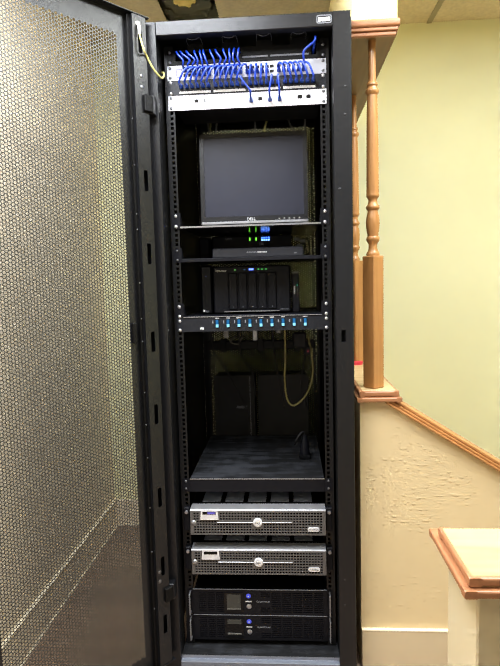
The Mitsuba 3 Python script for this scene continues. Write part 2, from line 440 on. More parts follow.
def baluster(x, y, rot, label):
    k = thing('baluster', label, 'baluster', 'balusters on the knee wall cap')
    s = 0.0238
    m = B(-s, s, -s, s, CAPZ, 1.3405, 0.0025)
    m.apply_transform(trimesh.transformations.rotation_matrix(rot, [0, 0, 1])); m.apply_translation([x, y, 0])
    add('square_base', m, 'baluster_wood', k)
    P = [(0.0, 1.337), (0.0195, 1.337), (0.021, 1.344), (0.0195, 1.351), (0.0165, 1.354), (0.0145, 1.360), (0.0125, 1.372), (0.0145, 1.380), (0.0195, 1.387), (0.021, 1.393), (0.0195, 1.399), (0.0165, 1.402),
         (0.0175, 1.410), (0.020, 1.425), (0.0213, 1.440), (0.0205, 1.455), (0.0175, 1.470), (0.0155, 1.478), (0.0155, 1.481), (0.0195, 1.485), (0.0212, 1.490), (0.0195, 1.496), (0.0160, 1.499), (0.0140, 1.506), (0.0135, 1.513),
         (0.0150, 1.518), (0.0190, 1.522), (0.0203, 1.527), (0.0192, 1.531), (0.0190, 1.535), (0.0188, 1.60), (0.0178, 1.70), (0.0165, 1.78), (0.0152, 1.822), (0.0148, 1.828), (0.0190, 1.833), (0.0208, 1.839), (0.0190, 1.845), (0.0150, 1.848), (0.0138, 1.853), (0.0170, 1.858), (0.0165, 1.863), (0.0118, 1.868),
         (0.0110, 1.90), (0.0108, 1.95), (0.0115, 1.989), (0.0, 1.989)]
    m = lathe(P, 28); m.apply_translation([x, y, 0])
    add('turned_shaft', m, 'baluster_wood', k, smooth=35)
baluster(0.383, 0.035, math.radians(40), 'turned honey-coloured wooden baluster standing nearest the front of the cap')
baluster(0.388, 0.555, math.radians(40), 'turned wooden baluster half hidden behind the rack edge')
# red scrap on the cap
pts = np.array([(0.352, 0.50), (0.372, 0.492), (0.400, 0.497), (0.412, 0.512), (0.404, 0.522), (0.414, 0.530), (0.380, 0.529), (0.352, 0.525)])
m = trimesh.creation.extrude_polygon(Polygon(pts), 0.012, engine='earcut'); m.apply_translation([0, 0, CAPZ])
k = add('cloth_scrap', m, 'red_cloth'); tag(k, 'small red scrap lying at the foot of the half hidden baluster', 'scrap')

# pony wall in front
PX0, PX1 = 0.340, 1.5
struct('wall_pony', 'textured cream half wall end in the foreground', B(0.368, PX1, -1.004, -0.862, 0, 0.8485, 0.003), 'paint_pony_dimmed')
struct('trim_5', 'pine cap with stepped reddish edge on the foreground half wall')
add('cap_board', B(PX0 + 0.012, PX1, -1.030, -0.886, 0.849, 0.8745, 0.001), 'pine', 'trim_5')
ogee_frame(PX0 - 0.001, PX1, -1.043, -0.854, 0.8485, 'trim_5', 'molding_wood', 'molding_wood_y', 'lfb', 0.008, 0.011, 0.012, back=0.026)

# ---------------------------------------------------------------- the rack
FY, FB = -0.08, 0.92
TOP = 2.03
rack = thing('server_rack', 'tall black server rack cabinet with its perforated door swung open', 'server rack')
def R(name, mesh, m='rack_black', parent=rack, **kw): return add(name, mesh, m, parent, **kw)
R('stile', B(-0.306, -0.256, FY, FY + 0.03, 0.0, TOP, 0.002))
right = plate(0.256, 0.306, 0.0, TOP, FY, 0.03, [(0.271, 1.083, 0.284, 1.119)])
R('stile', right)
R('top_rail', B(-0.256, 0.256, FY, FY + 0.03, 1.990, TOP, 0.002))
R('bottom_rail', B(-0.256, 0.256, FY, FY + 0.03, 0.0, 0.050, 0.002), 'sill_grey')
R('side_panel', B(-0.312, -0.300, FY + 0.032, FB, 0.02, TOP - 0.002, 0.002))
R('side_panel', B(0.300, 0.312, FY + 0.032, FB, 0.02, TOP - 0.002, 0.002))
R('top_panel', B(-0.300, 0.300, FY + 0.03, FB, TOP - 0.012, TOP - 0.004))
bp = R('base_plate', B(-0.258, 0.258, -0.060, FB, 0.050, 0.058), 'tray_grey')
add('front_lip', B(-0.258, 0.258, -0.0625, -0.060, 0.046, 0.0595), 'steel', bp)
R('latch_strike', B(0.272, 0.283, FY + 0.012, FY + 0.02, 1.085, 1.117), 'void')
# inner reveal of the stiles
R('stile_reveal', B(-0.262, -0.256, FY + 0.03, -0.004, 0.06, 1.99), 'rack_dark')
R('stile_reveal', B(0.256, 0.262, FY + 0.03, -0.004, 0.06, 1.99), 'rack_dark')
R('badge', front(rrect(0.210, 0.253, 1.998, 2.021, 0.005).difference(rrect(0.2125, 0.2505, 2.0005, 2.0185, 0.004)), FY - 0.001, 0.001), 'print_grey')
R('badge_plate', plate(0.2145, 0.2485, 2.0035, 2.0150, FY - 0.0008, 0.0008, r=0.0015), 'print_white')
R('badge_lettering', text('StarTech', 0.0062, 0.2315, 2.0062, FY - 0.0008, bold=True), 'print_grey')
for (x, z) in ((0.289, 1.823), (0.288, 1.745), (0.270, 1.534), (0.274, 0.333), (0.273, 0.250)):
    R('screw', lathe_y(x, FY, z, [(0, 0.0018), (0.0022, 0.0016), (0.0034, 0.0008), (0.0036, 0), (0, 0)]), 'black_screw', smooth=40)
# mounting rails with square holes
Z0 = 1.977 - 43 * 0.04445
def rail(sx, y, xin, xout, c, hw, name='mounting_rail', flange=0.04):
    holes = []
    for k in range(43):
        for off in (0.00635, 0.022225, 0.0381):
            z = Z0 + k * 0.04445 + off
            holes.append((c - hw, z - hw, c + hw, z + hw))
    m = plate(xin, xout, 0.06, 1.99, y, 0.002, holes)
    m = cat(m, B(xout - 0.002, xout, y, y + flange, 0.06, 1.99))
    if sx < 0:
        m.vertices[:, 0] *= -1; m.invert()
    return R(name, m, 'rail_black')
for s in (-1, 1):
    rail(s, 0.0, 0.2225, 0.2495, 0.2325, 0.0046)
    rail(s, 0.72, 0.2205, 0.2495, 0.2325, 0.0046, 'rear_rail')
# rear perforated door
sh, fld = hex_sheet(-0.27, 0.27, 0.10, 1.98, 0.0105, 0.48, 0.001)
rd = R('rear_door', frame_map(cat(trimesh.creation.extrude_polygon(Polygon(sbox(-0.30, 0.03, 0.30, 2.02).exterior.coords, [list(fld.exterior.coords)]), 0.0012, engine='earcut')), (0, FB, 0), (1, 0, 0), (0, 0, 1), (0, -1, 0)), 'rack_dark')
add('perforated_panel', frame_map(sh, (0, FB, 0), (1, 0, 0), (0, 0, 1), (0, -1, 0)), 'rear_mesh', rd)

# the open front door, hinged at the left stile
dn = np.array([0.777, -0.629, 0.0]); dn /= np.linalg.norm(dn)
du = np.array([-0.629, -0.777, 0.0]); du /= np.linalg.norm(du)
H = np.array([-0.284, -0.084, 0.0])
DZ0, DZ1, DW = 0.075, 2.030, 0.600
def D(u0, u1, z0, z1, w0, w1, c=0.0):
    return frame_map(B(u0, u1, z0, z1, w0, w1, c), H, du, (0, 0, 1), dn)
sh, fld = hex_sheet(0.100, DW - 0.06, 0.122, 1.978, 0.0097, 0.80, 0.0012)
outer = sbox(0.004, DZ0, DW, DZ1)
brd = trimesh.creation.extrude_polygon(Polygon(outer.exterior.coords, [list(fld.exterior.coords)]), 0.0014, engine='earcut')
brd.apply_translation([0, 0, -0.0014])
door = R('door', frame_map(brd, H, du, (0, 0, 1), dn), 'door_black')
def DP(name, mesh, m='door_black', **kw): return add(name, mesh, m, door, **kw)
DP('perforated_panel', frame_map(sh, H, du, (0, 0, 1), dn), 'mesh_black')
DP('top_flange', D(0.004, DW, DZ1 - 0.002, DZ1, 0, 0.026))
DP('bottom_flange', D(0.004, DW, DZ0, DZ0 + 0.002, 0, 0.026))
DP('free_flange', D(DW - 0.002, DW, DZ0, DZ1, 0, 0.026))
# hinge-side channel with slots
slots = [shapely.box(0.036, z - 0.026, 0.042, z + 0.026).buffer(0.004) for z in (1.955, 1.57, 1.36, 1.10, 0.88, 0.62, 0.40, 0.21)]
ch = Polygon(sbox(0.018, DZ0 + 0.004, 0.064, DZ1 - 0.004).exterior.coords, [list(s.exterior.coords) for s in slots])
m = trimesh.creation.extrude_polygon(ch, 0.0015, engine='earcut'); m.apply_translation([0, 0, 0.0225])
DP('hinge_channel', cat(frame_map(m, H, du, (0, 0, 1), dn), D(0.0625, 0.064, DZ0 + 0.004, DZ1 - 0.004, 0.0, 0.0225), D(0.018, 0.0195, DZ0 + 0.004, DZ1 - 0.004, 0.0, 0.0225)))
DP('inner_stiffener', D(0.064, 0.074, DZ0 + 0.004, DZ1 - 0.004, 0.0, 0.012), 'rack_dark')
def dscrew(u, z, w, r=0.004, m='dark_screw'):
    s = lathe([(0, 0.0018), (r * 0.6, 0.0016), (r * 0.95, 0.0008), (r, 0), (0, 0)], 14)
    DP('screw', frame_map(s, H + du * u + dn * w + np.array([0, 0, z]), du, (0, 0, 1), dn), m, smooth=40)
dscrew(0.045, 2.004, 0.024, 0.007, 'screw_metal'); dscrew(0.040, 1.862, 0.024, 0.006); dscrew(0.040, 1.832, 0.024, 0.006)
for z in (1.72, 1.62, 1.50, 1.40, 1.30, 1.18, 1.08, 0.98, 0.85, 0.72, 0.60, 0.48, 0.30):
    dscrew(0.069, z + 0.03 * math.sin(z * 37), 0.012, 0.0022)
for z in (0.385, 0.355):
    dscrew(0.052, z, 0.024, 0.006)
for (za, zb) in ((1.765, 1.812), (0.282, 0.326)):
    DP('hinge_leaf', D(0.010, 0.038, za, zb, 0.0225, 0.034, 0.002), 'rack_dark')
DP('door_handle_block', D(0.085, 0.097, 1.10, 1.16, 0.0, 0.012, 0.002), 'rack_dark')
# hinges
for (z0, z1) in ((1.762, 1.815), (0.278, 0.330)):
    h = R('hinge', B(-0.292, -0.262, FY - 0.030, FY, z0, z1, 0.002))
    add('hinge_pin', lathe([(0, z0 - 0.012), (0.005, z0 - 0.012), (0.005, z1 + 0.012), (0, z1 + 0.012)], 12).apply_translation([-0.285, FY - 0.024, 0]), 'rack_dark', h, smooth=40)
    for zz in (z0 + 0.008, z0 + 0.016):
        add('screw', lathe_y(-0.270, FY - 0.030, zz, [(0, 0.0015), (0.002, 0.0012), (0.0025, 0), (0, 0)], 12), 'dark_screw', h, smooth=40)
# earth lead from door to frame
e0 = H + du * 0.045 + dn * 0.027 + np.array([0, 0, 2.003])
R('earth_lead', tube([e0, e0 + np.array([0.004, -0.006, -0.035]), e0 + np.array([0.014, -0.004, -0.075]), (-0.276, -0.118, 1.922), (-0.263, -0.104, 1.893), (-0.249, -0.080, 1.876), (-0.2445, -0.055, 1.880), (-0.2455, -0.030, 1.902), (-0.2535, -0.020, 1.908)], 0.0028, 8), 'cable_yellow', smooth=True)
R('earth_sleeve', tube([e0 + np.array([0, 0, 0.002]), e0 + np.array([0.003, -0.005, -0.014]), e0 + np.array([0.004, -0.006, -0.032])], 0.0042, 8), 'white_plastic', smooth=True)

# ---------------------------------------------------------------- gear in the rack
def screws(parent, zs, x=0.2325, y=-0.0025, r=0.0054, m='screw_metal', dy=0.0):
    for z in zs:
        for s in (-1, 1):
            add('screw', lathe_y(s * x, y, z, [(0, 0.0030), (r * 0.45, 0.0028), (r * 0.85, 0.0016), (r, 0.0004), (r, 0), (0, 0)], 16), m, parent, smooth=50)

# cable manager
k = thing('cable_manager', 'black slotted cable manager panel above the white switch', 'cable manager')
slots = [(-0.214, 1.9445, -0.028, 1.9685), (-0.010, 1.9440, 0.068, 1.9500), (0.074, 1.9440, 0.190, 1.9500), (0.196, 1.9445, 0.212, 1.9685)]
add('faceplate', plate(-0.2415, 0.2415, 1.9335, 1.9765, -0.0025, 0.002, slots), 'device_dark', k)
for (a, b) in ((-0.010, 0.068), (0.074, 0.190)):
    add('slot_lit_strip', B(a, b, -0.0032, 0.002, 1.9445, 1.9495), 'print_grey', k)  # grey strips stand in for the brightness seen through the slots
for x in (-0.152, -0.045, 0.057, 0.160):
    add('ring_tab', B(x - 0.025, x + 0.025, -0.0025, -0.0005, 1.9765, 1.994), 'device_dark', k)
    add('ring', tube([(x - 0.022, -0.001, 1.991), (x - 0.022, -0.030, 1.9925), (x - 0.018, -0.045, 1.993), (x - 0.010, -0.047, 1.988), (x, -0.048, 1.986), (x + 0.010, -0.047, 1.988), (x + 0.018, -0.045, 1.993), (x + 0.022, -0.030, 1.9925), (x + 0.022, -0.001, 1.991)], 0.0009, 8), 'dark_screw', k, smooth=True)
screws(k, (1.942, 1.971), m='steel', r=0.0045)

# network switch: two rows of 24 ports
sw = thing('network_switch', 'white 48-port network switch full of blue patch cables', 'network switch')
cols = []
x = -0.186
for g in range(4):
    for i in range(6):
        cols.append(x); x += 0.0148
    x += 0.0065
ph = [(c - 0.0058, z - 0.0045, c + 0.0058, z + 0.0045) for c in cols for z in (1.9022, 1.9162)]
add('faceplate', plate(-0.2415, 0.2415, 1.8885, 1.9320, -0.0025, 0.002, ph), 'switch_white', sw)
add('case', B(-0.219, 0.219, 0.004, 0.25, 1.8895, 1.9310), 'switch_white', sw)
add('port_block', B(-0.200, 0.208, -0.0005, 0.004, 1.893, 1.926), 'device_dark', sw)
add('status_window', front(sbox(-0.214, 1.897, -0.1955, 1.921).difference(sbox(-0.212, 1.899, -0.1975, 1.919)), -0.003, 0.0005), 'purple', sw)
screws(sw, (1.8965, 1.9245), m='dark_screw', r=0.0045)

# patch panel
pp = thing('patch_bay', 'black 24-port patch panel between the two white units', 'patch panel')
pcols = []
x = -0.199
for g in range(4):
    for i in range(6):
        pcols.append(x); x += 0.0167
    x += 0.0055
ph = [(c - 0.0065, 1.8615, c + 0.0065, 1.8735) for c in pcols]
add('faceplate', plate(-0.2415, 0.2415, 1.8445, 1.8878, -0.0025, 0.002, ph), 'panel_grey', pp)
add('port_block', B(-0.21, 0.215, -0.0005, 0.018, 1.853, 1.880), 'device_dark', pp)
for g in range(4):
    a, b = pcols[g * 6] - 0.007, pcols[g * 6 + 5] + 0.007
    add('label_strip', plate(a, b, 1.8485, 1.8555, -0.0033, 0.0008), 'white_plastic', pp)
screws(pp, (1.8505, 1.8822))

# white appliance
wa = thing('white_appliance', 'plain white 1U appliance with a few network ports under the patch panel', 'network appliance')
wp = [(-0.160, 1.8205, -0.148, 1.8300), (0.035, 1.8185, 0.047, 1.828), (0.008, 1.813, 0.020, 1.823), (0.065, 1.813, 0.077, 1.823), (0.094, 1.813, 0.106, 1.823), (0.155, 1.818, 0.168, 1.829), (0.181, 1.818, 0.194, 1.829)]
add('faceplate', plate(-0.2415, 0.2415, 1.7995, 1.8435, -0.0025, 0.002, wp), 'white_metal', wa)
add('case', B(-0.219, 0.219, 0.004, 0.158, 1.8005, 1.8425), 'device_black', wa)
add('port_block', B(-0.165, 0.20, -0.0003, 0.004, 1.808, 1.834), 'device_dark', wa)
add('print_mark', plate(-0.131, -0.126, 1.819, 1.830, -0.0028, 0.0004), 'print_grey', wa)
screws(wa, (1.8065, 1.8365), m='dark_screw', r=0.0045)

# blue patch cables
def plug(parent, x, z, y=-0.004):
    add('plug', cat(B(x - 0.0052, x + 0.0052, y - 0.012, y + 0.004, z - 0.0036, z + 0.0036, 0.001), B(x - 0.004, x + 0.004, y - 0.024, y - 0.010, z - 0.0035, z + 0.0035, 0.0012)), 'boot_blue', parent)
CR = 0.0029
# first run: from the cable manager slot down to the switch
At = [-0.206, -0.194, -0.176, -0.152, -0.135, -0.125, -0.105, -0.089, -0.065, -0.047, -0.032, -0.018]
Ab = [-0.184, -0.164, -0.149, -0.140, -0.128, -0.116, -0.092, -0.071, -0.055, -0.044, -0.035, -0.021]
used_top = []
nth = ['first', 'second', 'third', 'fourth', 'fifth', 'sixth', 'seventh', 'eighth', 'ninth', 'tenth', 'eleventh', 'twelfth', 'thirteenth', 'fourteenth', 'fifteenth', 'sixteenth', 'seventeenth', 'eighteenth']
for i, (a, b) in enumerate(zip(At, Ab)):
    c = min(cols, key=lambda q: abs(q - b) + (1 if q in used_top else 0)); used_top.append(c)
    k = thing('patch_cable', f'{nth[i]} blue patch cable from the hinge side slanting from slotted panel into switch', 'patch cable', 'blue cables between cable manager and switch')
    add('jacket', tube([(a + 0.003, 0.02, 1.958), (a, -0.012, 1.962), (a + 0.001, -0.034, 1.9605), (a + 0.35 * (b - a), -0.045, 1.948), (b, -0.047, 1.930), (c, -0.040, 1.919), (c, -0.026, 1.9162)], CR), 'cable_blue', k, smooth=True)
    plug(k, c, 1.9162)
# second run: patch panel up and over into the lower switch row
used_low = []
def loop(px_, bx, label, group, out=0.052, top=1.919, zc=1.9022, used=None):
    pc = min(pcols, key=lambda q: abs(q - px_) + (1 if q in used_p else 0)); used_p.append(pc)
    c = min(cols, key=lambda q: abs(q - bx) + (1 if (q, zc) in used_s else 0)); used_s.append((c, zc))
    k = thing('patch_cable', label, 'patch cable', group)
    j = 0.004 * (rng.random() - 0.5)
    add('jacket', tube([(pc, -0.026, 1.8675), (pc, -0.042, 1.8685), (pc + 0.15 * (c - pc), -out, 1.880), (pc + 0.45 * (c - pc), -out - 0.002, 1.900), (pc + 0.8 * (c - pc), -out + 0.008 + j, top - 0.008), (c - 0.001, -0.040, top - 0.010), (c, -0.026, zc)], CR), 'cable_blue', k, smooth=True)
    plug(k, pc, 1.8675); plug(k, c, zc)
used_p, used_s = [], []
for i, px_ in enumerate(pcols[:11]):
    loop(px_, px_ + (0.036 if i < 8 else 0.016), f'{nth[i]} blue patch cable from the hinge side looping between patch panel and switch', 'blue cables between patch panel and switch')
for i, (a, b) in enumerate(((0.012, 0.0), (0.029, 0.016), (0.045, 0.03), (0.062, 0.045))):
    loop(a, b, f'{nth[i]} blue patch cable from the hinge side in the middle bunch of four', 'middle bunch of blue cables', 0.046)
for i, (a, b) in enumerate(((0.118, 0.102), (0.135, 0.116), (0.151, 0.134), (0.168, 0.148), (0.185, 0.166))):
    loop(a, b, f'{nth[i]} blue patch cable in the bunch near the far end of the switch', 'far bunch of blue cables', 0.050)
loop(0.205, 0.200, 'blue patch cable at the very end of the patch panel beside the tall loop', 'far bunch of blue cables', 0.046)
k = thing('patch_cable', 'tall blue patch cable loop rising above the end of the switch', 'patch cable')
c = cols[-1]
add('jacket', tube([(c, -0.026, 1.9162), (c, -0.042, 1.920), (c + 0.001, -0.050, 1.938), (0.2045, -0.053, 1.962), (0.2075, -0.050, 1.975), (0.2085, -0.040, 1.975), (0.2065, -0.026, 1.966), (0.2045, -0.010, 1.957), (0.204, 0.02, 1.954)], 0.0033), 'cable_blue', k, smooth=True)
plug(k, c, 1.9162)
for i, (x0, x1, z1, nm) in enumerate(((-0.017, 0.014, 1.818, 'slanting'), (0.079, 0.071, 1.818, 'hanging almost straight'), (0.097, 0.100, 1.818, 'hanging straight'))):
    k = thing('patch_cable', f'blue patch cable {nm} down to the white appliance, ' + ('on its own' if i == 0 else ('nearer' if i == 1 else 'farther') + ' one of the pair'), 'patch cable', 'blue cables down to the white appliance')
    pc = min(pcols, key=lambda q: abs(q - x0) + (1 if q in used_p else 0)); used_p.append(pc)
    add('jacket', tube([(pc, -0.026, 1.8675), (pc, -0.045, 1.8695), (x0 + 0.1 * (x1 - x0), -0.058, 1.872), (x0 + 0.5 * (x1 - x0), -0.060, 1.852), (x1, -0.054, 1.832), (x1, -0.042, 1.820), (x1, -0.026, z1)], CR), 'cable_blue', k, smooth=True)
    plug(k, pc, 1.8675); plug(k, x1, z1)

# cables hanging behind the white appliance
hang = [('cable_grey', [(-0.155, 0.26, 1.86), (-0.150, 0.23, 1.80), (-0.128, 0.22, 1.775), (-0.120, 0.24, 1.84)], 'grey cable hanging behind the white appliance near the hinge side'),
        ('cable_olive', [(-0.142, 0.27, 1.86), (-0.146, 0.24, 1.80), (-0.136, 0.23, 1.76), (-0.150, 0.25, 1.70)], 'olive cable dropping behind the monitor from the white appliance'),
        ('cable_grey', [(0.010, 0.25, 1.86), (0.012, 0.23, 1.80), (0.008, 0.24, 1.76)], 'short grey cable above the middle of the monitor'),
        ('cable_yellow', [(0.055, 0.26, 1.86), (0.052, 0.22, 1.815), (0.044, 0.22, 1.785), (0.040, 0.25, 1.74)], 'pale yellow cable above the monitor'),
        ('cable_grey', [(0.120, 0.25, 1.85), (0.135, 0.23, 1.80), (0.155, 0.23, 1.775), (0.170, 0.25, 1.80)], 'grey cable looping behind the far top corner of the monitor'),
        ('cable_grey', [(0.182, 0.26, 1.87), (0.185, 0.24, 1.82), (0.182, 0.24, 1.76), (0.200, 0.26, 1.66)], 'thin grey cable running down beside the monitor')]
for mt, pts, lb in hang:
    k = add('hanging_cable', tube(pts, 0.0032, 8), mt, smooth=True); tag(k, lb, 'cable')

# rack shelves
def shelf(label, z, depth, thick, ears, lip=None, m='device_black', edge=None, gusset=True):
    k = thing('rack_shelf', label, 'shelf')
    add('deck', B(-0.219, 0.219, 0.0, depth, z - thick, z, 0.001), m, k)
    if lip: add('front_lip', B(-0.219, 0.219, -0.004, 0.0, lip[0], lip[1], 0.001), 'device_black', k)
    if edge: add('edge_strip', B(-0.219, 0.219, -0.0055, -0.004 if lip else 0.0, z - edge[0], z + edge[1]), 'steel', k)
    for s in (-1, 1):
        a, b = sorted((s * 0.219, s * 0.2445))
        add('ear', B(a, b, -0.0025, -0.0005, ears[0], ears[1]), 'device_black', k)
        if gusset:
            g = Polygon([(0.0, z), (0.05, z), (0.0, ears[1] + 0.002)])
            mm = trimesh.creation.extrude_polygon(g, 0.002, engine='earcut')
            add('gusset', frame_map(mm, (s * 0.219 - 0.001, 0, 0), (0, 1, 0), (0, 0, 1), (1, 0, 0)), 'device_black', k)
    return k
s1 = shelf('thin black rack shelf that carries the monitor', 1.4465, 0.48, 0.003, (1.4405, 1.4890), m='device_gloss', lip=(1.4405, 1.4475), edge=(0.004, 0.001))
screws(s1, (1.448, 1.480))
s2 = shelf('black rack shelf under the flat grey box', 1.345, 0.48, 0.004, (1.336, 1.380), lip=(1.336, 1.347))
screws(s2, (1.343, 1.372), m='dark_screw', r=0.004)
s3 = shelf('black rack shelf that carries the disk storage unit', 1.163, 0.42, 0.003, (1.1595, 1.2045), lip=(1.1600, 1.1640), edge=(0.0015, 0.0008))
screws(s3, (1.165, 1.196))

# monitor
mo = thing('monitor', 'black square-format monitor on the upper rack shelf', 'monitor')
tilt = math.radians(2)
M_O = np.array([0.0085, 0.125, 1.462]); mu = np.array([1.0, 0, 0]); mv = np.array([0, math.sin(tilt), math.cos(tilt)]); mw = np.array([0, -math.cos(tilt), math.sin(tilt)])
def MM(m): return frame_map(m, M_O, mu, mv, mw)
W2, HH = 0.1775, 0.294
fr = trimesh.creation.extrude_polygon(Polygon(rrect(-W2, W2, 0, HH, 0.006).exterior.coords, [list(sbox(-W2 + 0.014, 0.024, W2 - 0.014, HH - 0.014).exterior.coords)]), 0.012, engine='earcut')
add('bezel', MM(fr), 'bezel_black', mo)
add('back_shell', MM(cat(B(-W2 + 0.002, W2 - 0.002, 0.002, HH - 0.002, -0.022, -0.002, 0.004), B(-0.13, 0.13, 0.05, 0.25, -0.055, -0.02, 0.01))), 'device_dark', mo)
add('screen', MM(B(-W2 + 0.013, W2 - 0.013, 0.023, HH - 0.013, 0.0, 0.009)), 'screen', mo)
add('bottom_strip', MM(B(-W2, W2, -0.003, 0.0085, -0.01, 0.0145, 0.003)), 'silver', mo)
t = meshkit.text_mesh('DELL', 0.0085, 0.0008, True); t.apply_translation([-(t.bounds[0][0] + t.bounds[1][0]) / 2 - 0.01, 0.0095, 0.012])
add('lettering', MM(t), 'print_white', mo)
for i in range(5):
    add('button', MM(lathe([(0, 0.0016), (0.0022, 0.0014), (0.003, 0), (0, 0)], 14).apply_translation([0.082 + 0.0165 * i, 0.0125, 0.012])), 'screw_metal', mo, smooth=40)
add('stand_neck', B(-0.03, 0.04, 0.165, 0.20, 1.455, 1.60, 0.004), 'device_dark', mo)
add('stand_foot', B(-0.10, 0.11, 0.10, 0.30, 1.4467, 1.458, 0.004), 'device_dark', mo)

# flat box and the small box on it
fb = thing('firewall_box', 'flat dark grey box with a line of white print on the middle shelf', 'network box')
add('case', B(-0.128, 0.166, 0.055, 0.245, 1.348, 1.379, 0.003), 'box_grey', fb)
for x in (-0.11, 0.135):
    for yy in (0.075, 0.225):
        add('foot', B(x, x + 0.015, yy, yy + 0.012, 1.3452, 1.3485), 'device_dark', fb)
x = -0.016
for i, w in enumerate((0.005, 0.004, 0.005, 0.003, 0.005, 0.004, 0.005, 0.006, 0.004, 0.006, 0.005)):
    add('print_mark', plate(x, x + w, 1.3625, 1.3665, 0.0546, 0.0006), 'print_grey' if i < 6 else 'print_white', fb); x += w + 0.0013
add('print_mark', plate(0.136, 0.144, 1.357, 1.361, 0.0546, 0.0006), 'print_grey', fb)
def led(parent, x, z, y, w, h, rgb, p, name='light'):
    add(name, B(x - w / 2, x + w / 2, y - 0.0008, y, z - h / 2, z + h / 2), 'device_gloss', parent, emitter=glow(rgb, p))
sb = thing('modem', 'black box with green and blue lights standing behind the flat grey box', 'modem')
SY = 0.34
add('case', B(-0.165, 0.132, SY, SY + 0.12, 1.3455, 1.4385, 0.004), 'device_black', sb)
for x in (-0.024, 0.000):
    led(sb, x, 1.4255, SY - 0.0004, 0.0045, 0.011, (120, 255, 60), 1.8)
for i in range(4):
    for j in range(2):
        led(sb, 0.0215 + 0.0085 * i, 1.4295 - 0.008 * j, SY - 0.0004, 0.0063, 0.006, (60, 110, 255) if j == 0 else (120, 170, 255), 3.2)
add('label_plate', plate(0.010, 0.028, 1.402, 1.414, SY - 0.0008, 0.0008), 'print_grey', sb)
add('print_mark', plate(-0.115, -0.088, 1.428, 1.431, SY - 0.0006, 0.0006), 'print_grey', sb)
k = thing('set_top_box', 'dark box standing behind the flat grey box at the hinge side', 'network box')
add('case', B(-0.208, -0.172, 0.30, 0.44, 1.3455, 1.432, 0.004), 'device_black', k)
for i, (x, z) in enumerate(((0.150, 1.415), (0.170, 1.408), (0.158, 1.392))):
    k = thing('power_plug', ['small pale plug hanging highest beside the box with green and blue lights', 'small pale plug farthest from the box with green and blue lights', 'small pale plug hanging lowest beside the box with green and blue lights'][i], 'plug')
    add('body', B(x - 0.009, x + 0.009, 0.255, 0.275, z - 0.005, z + 0.005, 0.001), 'print_grey', k)
    add('lead', tube([(x, 0.27, z), (x + 0.02, 0.32, z + 0.01), (x + 0.03, 0.40, z - 0.03), (x + 0.01, 0.44, 1.350)], 0.0025, 6), 'cable_black', k, smooth=True)

# disk storage unit
na = thing('disk_station', 'black five-bay disk storage unit on the shelf above the lit panel', 'storage unit')
NX0, NX1, NZ0, NZ1, NY = -0.135, 0.1235, 1.1655, 1.322, 0.10
add('case', B(NX0, NX1, NY, NY + 0.22, NZ0, NZ1, 0.005), 'device_black', na)
bays = [(-0.082 + 0.0325 * i) for i in range(5)]
add('faceplate', plate(NX0 + 0.006, NX1 - 0.006, NZ0 + 0.004, NZ1 - 0.004, NY - 0.006, 0.008, [(bays[0] - 0.003, 1.1765, bays[4] + 0.030, 1.302)], r=0.004), 'device_black', na)
for x in bays:
    t = add('drive_tray', B(x, x + 0.0275, NY - 0.0075, NY + 0.002, 1.179, 1.2995, 0.0022), 'device_black', na)
    add('latch', B(x + 0.004, x + 0.0235, NY - 0.0085, NY - 0.007, 1.288, 1.296, 0.0006), 'device_gloss', t)
    add('tray_light', B(x + 0.0125, x + 0.0150, NY - 0.0083, NY - 0.007, 1.186, 1.188), 'print_grey', t)
add('bottom_strip', B(-0.100, 0.085, NY - 0.0078, NY - 0.006, 1.1705, 1.1735), 'steel', na)
led(na, -0.060, 1.310, NY - 0.0065, 0.004, 0.003, (140, 255, 120), 0.9)
led(na, -0.028, 1.310, NY - 0.0065, 0.004, 0.003, (90, 150, 220), 0.5)
led(na, -0.006, 1.3105, NY - 0.0065, 0.015, 0.006, (90, 120, 255), 3.5)
for x in (0.018, 0.030, 0.043):
    led(na, x, 1.310, NY - 0.0065, 0.0045, 0.004, (90, 255, 110), 0.8)
add('lettering', text('Synology', 0.0062, -0.107, 1.3055, NY - 0.0058, bold=True), 'print_white', na)
add('model_print', text('DS1511+', 0.0048, 0.103, 1.1745, NY - 0.0058), 'print_grey', na)
k = thing('external_drive', 'slim upright black drive beside the hinge side of the disk storage unit', 'external drive')
add('case', B(-0.177, -0.1395, 0.105, 0.25, 1.1645, 1.326, 0.005), 'device_gloss', k)
add('label_patch', plate(-0.171, -0.165, 1.172, 1.179, 0.1044, 0.0006), 'print_white', k)
add('lettering', text('WD', 0.005, -0.158, 1.171, 0.105, bold=True), 'print_grey', k)
led(k, -0.158, 1.29, 0.1048, 0.002, 0.002, (140, 150, 255), 0.7)
k = thing('upright_modem', 'slim upright black modem with tiny lights between the disk unit and the rail', 'modem')
add('case', B(0.1285, 0.1525, 0.105, 0.24, 1.1645, 1.294, 0.003), 'device_black', k)
add('top_cap', B(0.1285, 0.1525, 0.103, 0.24, 1.2935, 1.299, 0.0015), 'print_grey', k)
led(k, 0.1455, 1.254, 0.1046, 0.0035, 0.004, (80, 255, 190), 1.1)
led(k, 0.1455, 1.2375, 0.1046, 0.003, 0.003, (255, 220, 130), 0.6)
led(k, 0.1455, 1.221, 0.1046, 0.003, 0.003, (200, 80, 60), 0.25)
for i in range(5):
    add('print_mark', plate(0.1335, 0.1380, 1.2265 + 0.0052 * i, 1.2305 + 0.0052 * i, 0.1044, 0.0006), 'print_white', k)

